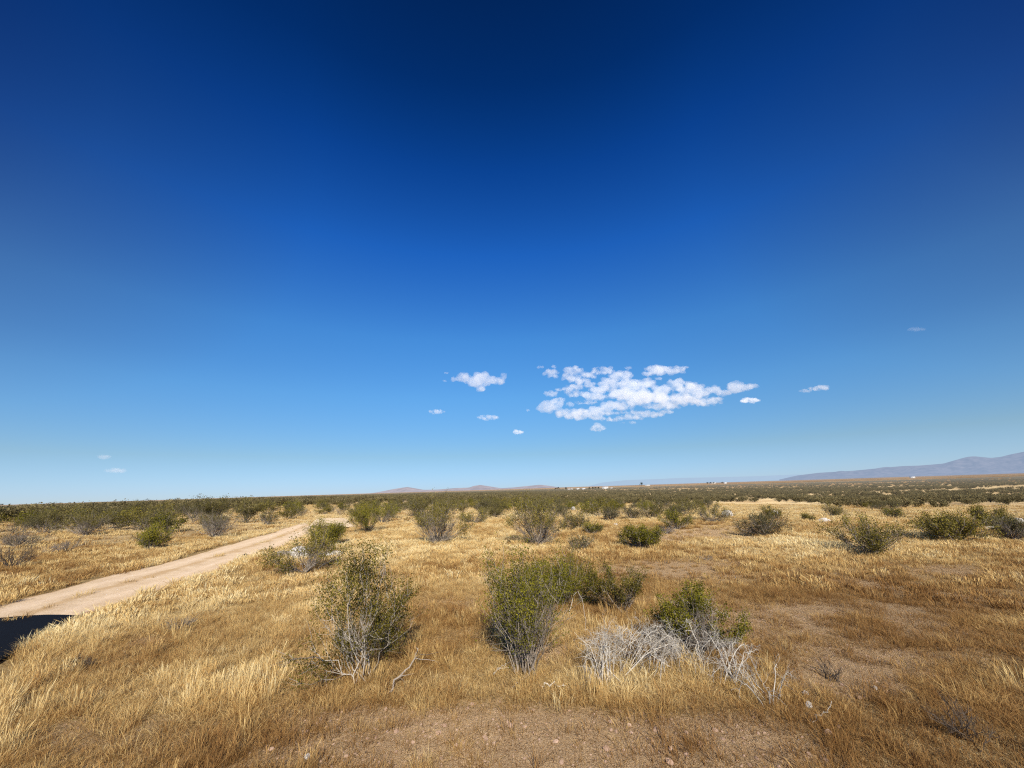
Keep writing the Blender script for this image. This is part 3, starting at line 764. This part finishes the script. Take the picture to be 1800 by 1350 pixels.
# ------------------------------------------------------------------ fallen branches
def branch(pts, label, thick, mat, seed, subs=4, zs=None):
    r = np.random.default_rng(seed); random.seed(seed)
    W = []
    for k, (px, py, h) in enumerate(pts):
        b = unproj(px, py); W.append([b[0], b[1], b[2] + h])
    W = np.array(W); s = np.linspace(0, 1, len(W)); t = np.linspace(0, 1, 14)
    P = np.stack([np.interp(t, s, W[:, i]) for i in range(3)], 1); P[1:-1] += r.normal(0, .012, (12, 3)); base = P[0].copy(); P -= base
    tb = Tubes(); tb.add(P, np.linspace(thick, thick * .35, 14), 5)
    for i in range(subs):
        k = r.integers(3, 13); d = unit(unit(P[k] - P[k - 1]) + r.normal(0, .6, 3)); L = r.uniform(.1, .3)
        q = bez(P[k], P[k] + d * L * .5, P[k] + d * L + np.array([0, 0, -.03]), 5, .006, r); tb.add(q, np.linspace(thick * .45, thick * .15, 5), 4)
    o = link('fallen_branch', tb.mesh('fallen_branch', mat), None, base)
    tag(o, label, 'branch')
branch([(584, 1190, .10), (555, 1188, .17), (520, 1190, .18), (495, 1198, .12), (462, 1204, .02)], 'long grey branch arching over the grass left of the pale stemmed shrub', .009, M_WOOD, 1, 7)
branch([(685, 1222, .02), (702, 1202, .06), (722, 1188, .10), (735, 1172, .14), (728, 1165, .16)], 'grey branch leaning up at the right foot of the pale stemmed shrub', .010, M_WOOD, 2, 4)
branch([(640, 1196, .05), (655, 1186, .03), (668, 1182, .03)], 'short dark branch at the foot of the pale stemmed shrub', .008, M_DARKW, 3, 1)
hero(138, 1176, 62, 32, 'low dark deadwood clump in the grass below the black patch', 68, name='dead_shrub', cat='dead shrub', wood=M_DARKW, **G_(leaves=0, nst=16, arch=.5, thick=.008, drop=.7))
branch([(900, 1213, .02), (920, 1198, .03), (940, 1182, .05)], 'thin branch lying at the foot of the tall middle shrub', .006, M_WOOD, 5, 1)
branch([(950, 1209, .02), (975, 1210, .03), (1003, 1214, .02)], 'short pale stick on the soil right of the tall middle shrub', .007, M_PALE, 6, 1)
branch([(868, 1190, .03), (880, 1180, .05), (898, 1172, .05)], 'bleached stick lying left of the tall middle shrub base', .008, M_PALE, 7, 2)
branch([(1425, 1270, .02), (1445, 1266, .03), (1456, 1262, .05), (1463, 1250, .07)], 'curved yellowish stick at the edge of the dark grass lower right', .005, M_PALE, 8, 0)
branch([(1000, 1085, .02), (1008, 1072, .18), (1020, 1075, .28), (1030, 1098, .18), (1030, 1120, .03)], 'single bleached hoop shaped twig left of the brushwood', .005, M_PALE, 9, 0)

# ------------------------------------------------------------------ made-up black sheet standing in for a dark area on the road, left
def dark_stand_in():
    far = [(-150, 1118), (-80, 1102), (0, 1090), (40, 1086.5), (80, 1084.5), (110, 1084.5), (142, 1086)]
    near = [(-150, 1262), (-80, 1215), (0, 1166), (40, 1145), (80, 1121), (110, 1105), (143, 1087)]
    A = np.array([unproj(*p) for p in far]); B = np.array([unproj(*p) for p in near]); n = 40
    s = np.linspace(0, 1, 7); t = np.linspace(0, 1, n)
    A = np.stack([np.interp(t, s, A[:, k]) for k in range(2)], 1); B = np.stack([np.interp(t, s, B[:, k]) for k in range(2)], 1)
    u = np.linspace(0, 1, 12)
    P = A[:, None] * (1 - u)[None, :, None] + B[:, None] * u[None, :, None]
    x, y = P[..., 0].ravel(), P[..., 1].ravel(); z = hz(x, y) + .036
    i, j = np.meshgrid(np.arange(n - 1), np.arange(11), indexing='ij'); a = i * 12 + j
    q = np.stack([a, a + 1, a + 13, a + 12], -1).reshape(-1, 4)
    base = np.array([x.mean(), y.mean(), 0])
    me = mesh_from('black_stand_in', np.stack([x, y, z], 1) - base, [q], mat_flat('stand_in_black', (.0045, .0055, .0085), .9), True)
    o = link('black_stand_in', me, None, base)
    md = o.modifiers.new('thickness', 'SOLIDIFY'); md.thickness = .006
    tag(o, 'smooth black stand-in patch with rounded far edge across the dirt road at the left edge', 'dark_stand_in')
dark_stand_in()

# ------------------------------------------------------------------ far hills and mountains
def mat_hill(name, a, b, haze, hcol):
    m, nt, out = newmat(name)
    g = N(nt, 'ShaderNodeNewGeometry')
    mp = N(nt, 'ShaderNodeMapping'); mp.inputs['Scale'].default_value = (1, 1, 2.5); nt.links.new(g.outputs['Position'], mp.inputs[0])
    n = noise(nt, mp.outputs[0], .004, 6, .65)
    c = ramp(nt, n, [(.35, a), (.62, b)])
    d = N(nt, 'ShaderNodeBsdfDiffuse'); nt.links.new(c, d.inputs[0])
    e = N(nt, 'ShaderNodeEmission', i_1=1.0); e.inputs[0].default_value = (*hcol, 1)  # haze painted on as an even glow over the slopes
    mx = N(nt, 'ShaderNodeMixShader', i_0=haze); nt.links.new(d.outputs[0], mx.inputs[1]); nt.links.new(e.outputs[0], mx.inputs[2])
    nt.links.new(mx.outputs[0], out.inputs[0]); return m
def range_(name, prof, D, depth, mat, label, cat, seed, jag=.10):
    P = np.array(prof, float); n = 420
    s = P[:, 0]; px = np.linspace(s[0], s[-1], n); py = np.interp(px, s, P[:, 1])
    k = np.ones(5) / 5; py = np.convolve(np.r_[[py[0]] * 2, py, [py[-1]] * 2], k, 'valid')
    rows = 27
    v = (CR @ np.stack([(px - 900) / F, -(py - 675) / F, -np.ones(n)])).T
    h = np.hypot(v[:, 0], v[:, 1]); H = (CAM_H + v[:, 2] / h * D)[:, None]
    u = (np.arange(rows) / (rows - 1) * 2 - 1)[None, :]; sh = (1 - np.abs(u)) ** 1.25; base = -20
    dd = D + u * depth; x = (v[:, 0] / h)[:, None] * dd; y = (v[:, 1] / h)[:, None] * dd
    nz = fbm(x / (depth * .16), y / (depth * .16), seed, 4) - .5
    z = base + (H + nz * H * 1.6 * (1 - sh) * 3 - base) * sh
    V = np.stack([x, y, z], -1)
    i, j = np.meshgrid(np.arange(n - 1), np.arange(rows - 1), indexing='ij'); a = i * rows + j
    q = np.stack([a, a + rows, a + rows + 1, a + 1], -1).reshape(-1, 4)
    o = link(name, mesh_from(name, V.reshape(-1, 3), [q], mat, True)); tag(o, label, cat, kind='structure')
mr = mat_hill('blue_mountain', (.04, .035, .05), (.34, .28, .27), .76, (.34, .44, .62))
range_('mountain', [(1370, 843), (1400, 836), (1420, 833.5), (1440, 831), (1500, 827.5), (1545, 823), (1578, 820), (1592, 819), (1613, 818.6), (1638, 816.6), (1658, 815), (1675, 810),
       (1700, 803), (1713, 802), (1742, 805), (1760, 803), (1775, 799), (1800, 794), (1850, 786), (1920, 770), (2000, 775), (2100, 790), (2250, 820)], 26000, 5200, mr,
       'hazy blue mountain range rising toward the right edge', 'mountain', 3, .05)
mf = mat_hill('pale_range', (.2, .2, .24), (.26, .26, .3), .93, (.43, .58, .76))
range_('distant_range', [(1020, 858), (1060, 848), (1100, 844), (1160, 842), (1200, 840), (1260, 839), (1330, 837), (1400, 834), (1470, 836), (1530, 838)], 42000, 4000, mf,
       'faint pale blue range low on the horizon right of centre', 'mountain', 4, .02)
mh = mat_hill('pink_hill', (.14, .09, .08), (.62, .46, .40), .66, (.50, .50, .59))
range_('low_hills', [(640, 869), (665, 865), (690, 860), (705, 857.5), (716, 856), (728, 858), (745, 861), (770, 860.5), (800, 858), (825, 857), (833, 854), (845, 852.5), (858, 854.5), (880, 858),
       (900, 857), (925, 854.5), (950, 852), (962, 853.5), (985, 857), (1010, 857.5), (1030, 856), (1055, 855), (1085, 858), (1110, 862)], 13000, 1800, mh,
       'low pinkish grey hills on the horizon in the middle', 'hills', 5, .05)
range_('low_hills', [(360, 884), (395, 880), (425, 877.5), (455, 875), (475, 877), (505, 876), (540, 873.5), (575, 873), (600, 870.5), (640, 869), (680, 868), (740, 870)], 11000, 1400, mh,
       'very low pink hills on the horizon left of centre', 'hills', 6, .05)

# ------------------------------------------------------------------ far houses and trees
def box(V, Fq, x0, x1, y0, y1, z0, z1):
    k = len(V); V += [(x0, y0, z0), (x1, y0, z0), (x1, y1, z0), (x0, y1, z0), (x0, y0, z1), (x1, y0, z1), (x1, y1, z1), (x0, y1, z1)]
    Fq += [[k, k + 1, k + 5, k + 4], [k + 1, k + 2, k + 6, k + 5], [k + 2, k + 3, k + 7, k + 6], [k + 3, k, k + 4, k + 7], [k + 4, k + 5, k + 6, k + 7]]
M_WALL = mat_flat('house_wall', (.78, .76, .72)); M_WALL2 = mat_flat('tan_wall', (.60, .50, .40)); M_ROOF = mat_flat('house_roof', (.70, .69, .68)); M_WIN = mat_flat('window_glass', (.05, .06, .08), .2)
def house(px, py, w, h, label, D=1000, wall=None):
    """w, h in view pixels at distance D"""
    v = ray(px, py); t = D / math.hypot(v[0], v[1]); x, y = v[0] * t, v[1] * t
    sc = D / F * (1 / math.cos(math.atan2(v[0], v[1])) if 0 else 1) * .8
    W, H = w * sc, h * sc; Dp = max(5, W * .45)
    z0 = float(hz(x, y))
    r = bpy.data.objects.new('house', None); COL.objects.link(r); r.location = (x, y, z0); r.rotation_euler = (0, 0, -math.atan2(x, y)); tag(r, label, 'house')
    V = []; Fq = []; box(V, Fq, -W / 2, W / 2, 0, Dp, -6, H * .62)
    link('wall', mesh_from('wall', np.array(V), [np.array(Fq)], wall or M_WALL), r)
    o = .25; a, b = W / 2 + o, Dp
    V = [(-a, -o, H * .62), (a, -o, H * .62), (a, b + o, H * .62), (-a, b + o, H * .62), (-a, b / 2, H), (a, b / 2, H)]
    link('roof', mesh_from('roof', np.array(V) + [0, 0, .01], [np.array([[0, 1, 5, 4], [2, 3, 4, 5], [0, 3, 2, 1]]), np.array([[0, 4, 3], [1, 2, 5]])], M_ROOF), r)
    nw = max(2, int(W / 5))
    for k in range(min(nw, 5)):
        cx = -W / 2 + W * (k + .5) / min(nw, 5); V = []; Fq = []; box(V, Fq, cx - W * .04, cx + W * .04, -.03, .02, H * .22, H * .45)
        link('window', mesh_from('window', np.array(V), [np.array(Fq)], M_WIN), r)
for a in [(1064, 859, 12, 4.5, 'brightest long white building in the far settlement under the big cloud'), (1026, 861, 7, 3, 'small white house right of the dark far trees'),
          (1016, 861.5, 6, 3.4, 'white house in the middle of the far settlement'), (1005, 861, 4, 3, 'small pale house left in the far settlement'),
          (1000, 860, 5, 2.6, 'leftmost pale house of the far settlement'), (1075, 858, 5, 2.2, 'small pale shed right of the long white building'),
          (1604, 840.5, 6, 2.3, 'lone pale house on the far plain below the mountains'), (1252, 848.5, 12, 3, 'long low tan building on the ridge right of centre'),
          (1138, 852.5, 10, 1.8, 'low white roof beside the lone dark tree on the skyline'), (1274, 845, 5, 2.6, 'small dark roofed house on the skyline right of centre')]:
    house(*a, D=2600 if a[0] in (1252, 1138, 1274, 1604) else 850, wall=M_WALL2 if 'tan' in a[4] else None)
def tree_meshes(seed):
    r = np.random.default_rng(seed); random.seed(seed)
    tb = Tubes(); tb.add(np.array([[0, 0, -3], [.1, 0, 1.5], [0, .1, 3.4]]), [.35, .28, .12], 6)
    for i in range(5):
        a = r.uniform(0, 6.28); tb.add(np.array([[0, 0, 1.6 + i * .3], [math.cos(a) * .9, math.sin(a) * .9, 3], [math.cos(a) * 1.5, math.sin(a) * 1.5, 4.2]]), [.12, .08, .03], 4)
    n = 900; cc = r.normal(size=(14, 3)) * [1.3, 1.3, .9] + [0, 0, 4]
    c = cc[r.integers(0, 14, n)] + r.normal(0, .5, (n, 3)); s = r.uniform(.15, .4, n)[:, None]
    u = r.normal(size=(n, 3)); u /= np.linalg.norm(u, axis=1)[:, None]; w = np.cross(u, r.normal(size=(n, 3))); w /= np.linalg.norm(w, axis=1)[:, None]
    V = np.stack([c - w * s * .5, c + u * s * .5, c + w * s * .5, c - u * s * .5], 1).reshape(-1, 3)
    return tb.mesh('trunk', M_DARKW), mesh_from('crown', V, [np.arange(n * 4).reshape(-1, 4)], mat_leaf('tree_leaf', (.015, .018, .008), (.035, .042, .018), (.07, .08, .03)), False, {'v': np.repeat(r.uniform(size=n), 4)})
TR = [tree_meshes(s) for s in (1, 2)]
def tree(px, py, h, label, D=840, group=None, wide=1):
    if px > 1100: D = 2500
    v = ray(px, py); t = D / math.hypot(v[0], v[1])
    r = bpy.data.objects.new('tree', None); COL.objects.link(r); r.location = (v[0] * t, v[1] * t, float(hz(v[0] * t, v[1] * t)))
    s = h * D / F / 5.5; r.scale = (s * wide, s * wide, s); r.rotation_euler = (0, 0, px); tag(r, label, 'tree', group)
    m = TR[int(px) % 2]; link('trunk', m[0], r); link('crown', m[1], r)
tree(1128, 853, 5.5, 'lone dark tree on the skyline beside the low white roof')
tree(981, 860, 5, 'dark narrow tree at the left end of the far settlement'); tree(977, 861, 3.5, 'small dark tree just left of the narrow settlement tree')
tree(995, 860, 4.5, 'dark tree left of the white houses in the far settlement')
for p in ((1036, 859), (1042, 858.5), (1047, 858), (1052, 858)): tree(p[0], p[1], 3.4, 'dark bushy tree in the row left of the long white building', group='trees in the far settlement', wide=1.5)
for p in ((1243, 847), (1249, 847), (1254, 847)): tree(p[0], p[1], 2.6, 'dark low tree in the clump on the ridge right of centre', group='trees on the ridge', wide=1.6)
tree(1269, 845.5, 2.6, 'dark low tree beside the small house on the skyline', wide=1.4)

# ------------------------------------------------------------------ clouds
def mat_cloud(name, dens, em):
    m, nt, out = newmat(name)
    s = N(nt, 'ShaderNodeVolumeScatter', i_Density=dens, i_Anisotropy=0.0); s.inputs[0].default_value = (1, 1, 1, 1)
    e = N(nt, 'ShaderNodeEmission'); e.inputs[0].default_value = (.86, .90, 1, 1); e.inputs[1].default_value = dens * em  # added glow in place of light scattered many times inside the cloud
    a = N(nt, 'ShaderNodeAddShader'); nt.links.new(s.outputs[0], a.inputs[0]); nt.links.new(e.outputs[0], a.inputs[1])
    nt.links.new(a.outputs[0], out.inputs['Volume']); return m
MC = mat_cloud('cloud_vapour', .0028, .25); MCf = mat_cloud('faint_cloud_vapour', .0014, .34); MCt = mat_cloud('thin_cloud_vapour', .0032, .34)
CD = 8000.0
def cloud(blobs, label, seed, mat, D=CD, crop=True, puff=1.0, group=None, flat=1.0):
    import bmesh
    r = np.random.default_rng(seed)
    bm = bmesh.new(); cen = None; bmesh.ops.create_icosphere(bm, subdivisions=2, radius=1)
    sv = np.array([q.co[:] for q in bm.verts]); sf = np.array([[q.index for q in f.verts] for f in bm.faces]); bm.free(); VV = []; FF = []
    from mathutils import noise as mn
    for (cx, cy, rx, ry) in blobs:
        if crop: cx, cy, rx, ry = 740 + cx / 2.368, 600 + cy / 2.368, rx / 2.368, ry / 2.368
        cnt = max(5, int(14 * (rx / max(ry, 1)) ** .8 * puff))
        for k in range(cnt):
            a = r.uniform(0, 6.28); q = math.sqrt(r.uniform(0, 1)) * .85
            ux, uy = cx + rx * q * math.cos(a), cy + ry * q * math.sin(a) * 1.05
            v = ray(ux, uy); t = (D + r.normal(0, 1) * rx * D / F * .45) / math.hypot(v[0], v[1])
            c = np.array([v[0] * t, v[1] * t, CAM_H + v[2] * t])
            rad = min(ry, rx) * D / F * r.uniform(.34, .85) * (1.1 - .5 * q)
            if cen is None: cen = c.copy()
            FF.append(sf + len(VV) * len(sv)); VV.append(sv * [rad * 1.3, rad * 1.3, rad * .9 * flat] + (c - cen))
    me = mesh_from('cloud', np.vstack(VV), [np.vstack(FF)], mat)
    o = link('cloud', me, None, cen)
    vs = max(7.0, min(14, max(b[3] for b in blobs) / (2.368 if crop else 1) * D / F * .12))
    md = o.modifiers.new('merge', 'REMESH'); md.mode = 'VOXEL'; md.voxel_size = vs
    tx = bpy.data.textures.new('billow', 'CLOUDS'); tx.noise_scale = vs * 5; tx.noise_depth = 3
    ds = o.modifiers.new('billow', 'DISPLACE'); ds.texture = tx; ds.strength = vs * 3.2; ds.mid_level = .5; ds.texture_coords = 'LOCAL'
    return tag(o, label, 'cloud', group)
A_ = [(140, 158, 18, 10), (180, 150, 35, 18), (215, 170, 35, 20), (250, 150, 40, 25), (250, 185, 30, 20), (290, 165, 35, 20), (320, 165, 35, 14), (345, 145, 12, 12), (105, 131, 12, 5), (100, 165, 9, 5)]
B_ = [(545, 135, 35, 18), (635, 120, 45, 18), (620, 150, 45, 16), (555, 105, 12, 7), (495, 107, 20, 6), (760, 120, 55, 16), (860, 112, 18, 7), (830, 145, 60, 20), (985, 120, 60, 20), (940, 135, 25, 10),
      (1060, 122, 45, 18), (1100, 108, 20, 6), (700, 180, 28, 14), (640, 190, 50, 12), (640, 215, 45, 15), (780, 175, 50, 22), (870, 180, 60, 25), (930, 175, 50, 20), (990, 155, 18, 7), (1065, 170, 40, 17),
      (1110, 190, 80, 20), (1010, 200, 60, 18), (720, 225, 60, 20), (830, 220, 80, 25), (950, 230, 90, 25), (1070, 245, 110, 22), (1180, 255, 80, 15), (1160, 215, 50, 18), (1220, 200, 35, 15),
      (1230, 240, 35, 10), (1310, 190, 35, 22), (1350, 190, 45, 12), (1390, 185, 18, 8), (540, 218, 35, 12), (800, 270, 60, 22), (860, 275, 40, 12), (1000, 270, 90, 15),
      (520, 275, 35, 25), (555, 265, 40, 22), (620, 300, 70, 20), (680, 305, 70, 22), (720, 290, 45, 18), (740, 320, 30, 12), (620, 262, 18, 10), (575, 245, 35, 10),
      (800, 325, 50, 10), (880, 315, 70, 12), (960, 305, 60, 12), (1020, 295, 40, 8), (880, 338, 20, 6), (840, 340, 12, 4)]
B_ += [(700, 140, 50, 14), (660, 165, 50, 14), (740, 200, 50, 18), (1000, 235, 90, 22), (900, 250, 80, 20), (1130, 222, 70, 18), (880, 215, 80, 24), (690, 255, 60, 8), (770, 300, 70, 10), (600, 200, 50, 9), (1260, 215, 40, 12), (900, 295, 80, 9)]
cloud(B_, 'large broken white cloud spreading over the right of centre sky', 1, MC)
cloud(A_, 'medium white cloud left of the large broken cloud', 2, MC)
cloud([(735, 362, 40, 12), (735, 350, 20, 12)], 'small heaped cloud just under the large broken cloud', 3, MC)
cloud([(1655, 196, 50, 9), (1600, 206, 30, 6), (1670, 190, 30, 8)], 'small elongated cloud alone at the right', 4, MC)
cloud([(1370, 245, 45, 10), (1350, 250, 25, 6)], 'small cloud below the right tip of the large broken cloud', 5, mat_cloud('mid_cloud_vapour', .007, .34))
cloud([(65, 293, 38, 9)], 'small thin oval cloud, left of the two below the medium cloud', 6, MCt)
cloud([(280, 317, 50, 11)], 'thin oval cloud, right of the two below the medium cloud', 7, MCt)
cloud([(405, 378, 28, 8), (395, 372, 10, 5)], 'tiny ragged cloud low between the medium and the large cloud', 8, mat_cloud('mid_cloud_vapour', .008, .34))
cloud([(445, 287, 9, 5)], 'tiny puff left of the lower end of the large cloud', 9, MCt)
cloud([(183, 803, 13, 3.2)], 'faint small cloud low at the far left, upper of two', 10, MCf, crop=False)
cloud([(205, 827, 22, 3.6)], 'faint small cloud low at the far left, lower of two', 11, MCf, crop=False)
cloud([(1610, 579, 18, 3)], 'barely visible wisp high on the right', 12, mat_cloud('wisp_vapour', .0005, .34), crop=False)

# ------------------------------------------------------------------ light
SUN_EL, SUN_AZ = R(32), R(172)       # sun behind the camera, a little to the right
sd = bpy.data.lights.new('sun', 'SUN'); sd.energy = 5.0; sd.angle = R(.53); sd.color = (1, .915, .77)
so = bpy.data.objects.new('sun', sd); COL.objects.link(so)
dirv = Vector((math.sin(SUN_AZ) * math.cos(SUN_EL), math.cos(SUN_AZ) * math.cos(SUN_EL), math.sin(SUN_EL)))
so.rotation_euler = dirv.to_track_quat('Z', 'Y').to_euler(); so.location = dirv * 50
w = bpy.data.worlds.new('World'); scene.world = w; w.use_nodes = True; nt = w.node_tree; nt.nodes.clear()
out = N(nt, 'ShaderNodeOutputWorld'); bg = N(nt, 'ShaderNodeBackground', i_Strength=.15)
sky = N(nt, 'ShaderNodeTexSky'); sky.sky_type = 'NISHITA'; sky.sun_disc = False; sky.sun_elevation = SUN_EL; sky.sun_rotation = SUN_AZ
sky.air_density = 1.0; sky.dust_density = .1; sky.ozone_density = 2.0; sky.altitude = 700
tc = N(nt, 'ShaderNodeTexCoord'); sp = N(nt, 'ShaderNodeSeparateXYZ'); nt.links.new(tc.outputs['Generated'], sp.inputs[0])
gr = ramp(nt, sp.outputs[2], [(0, (1, 1, 1)), (1, (1, 1, 1))])
SKYRAMP = [(0.0, (0.2015, 0.2968, 0.5244)), (0.013, (0.2015, 0.2968, 0.5244)), (0.083, (0.236, 0.3211, 0.4092)), (0.226, (0.2319, 0.4479, 0.5975)), (0.367, (0.1933, 0.4923, 0.7384)), (0.553, (0.071, 0.3699, 0.8299)), (0.696, (0.0242, 0.2306, 0.63)), (0.798, (0.0071, 0.1357, 0.3888)), (0.867, (0.0056, 0.1017, 0.2895)), (1, (0.0048, 0.0864, 0.2461))]
nt.nodes.remove(gr.node); gr = ramp(nt, sp.outputs[2], SKYRAMP)
mul = mixc(nt, 1.0, mixc(nt, 1.0, sky.outputs[0], gr, 'MULTIPLY'), (1.35, 1.35, 1.35), 'MULTIPLY')
q = math_(nt, 'MULTIPLY', math_(nt, 'MULTIPLY', sp.outputs[0], sp.outputs[0]), math_(nt, 'MAXIMUM', sp.outputs[2], 0.0))
mul = mixc(nt, 1.0, mul, ramp(nt, q, [(0, (1, 1, 1)), (.10, (1, .98, .99)), (.245, (1, .70, .70)), (.31, (.75, .46, .50)), (.4, (.5, .3, .35))]), 'MULTIPLY')
lo = mapr(nt, sp.outputs[2], 0.0, .28, 1, 0); q2 = math_(nt, 'MULTIPLY', math_(nt, 'MULTIPLY', sp.outputs[0], sp.outputs[0]), lo)
mul = mixc(nt, mapr(nt, q2, 0, .6), mul, mixc(nt, 1.0, mul, (1.32, 1.22, 1.14), 'MULTIPLY'))
nt.links.new(mul, bg.inputs[0]); nt.links.new(bg.outputs[0], out.inputs[0])

scene.view_settings.view_transform = 'Standard'; scene.view_settings.look = 'None'; scene.view_settings.exposure = 0; scene.view_settings.gamma = 1
scene.cycles.use_denoising = False; scene.cycles.filter_width = 1.2; scene.cycles.volume_bounces = 2; scene.cycles.max_bounces = 6; scene.cycles.transparent_max_bounces = 8
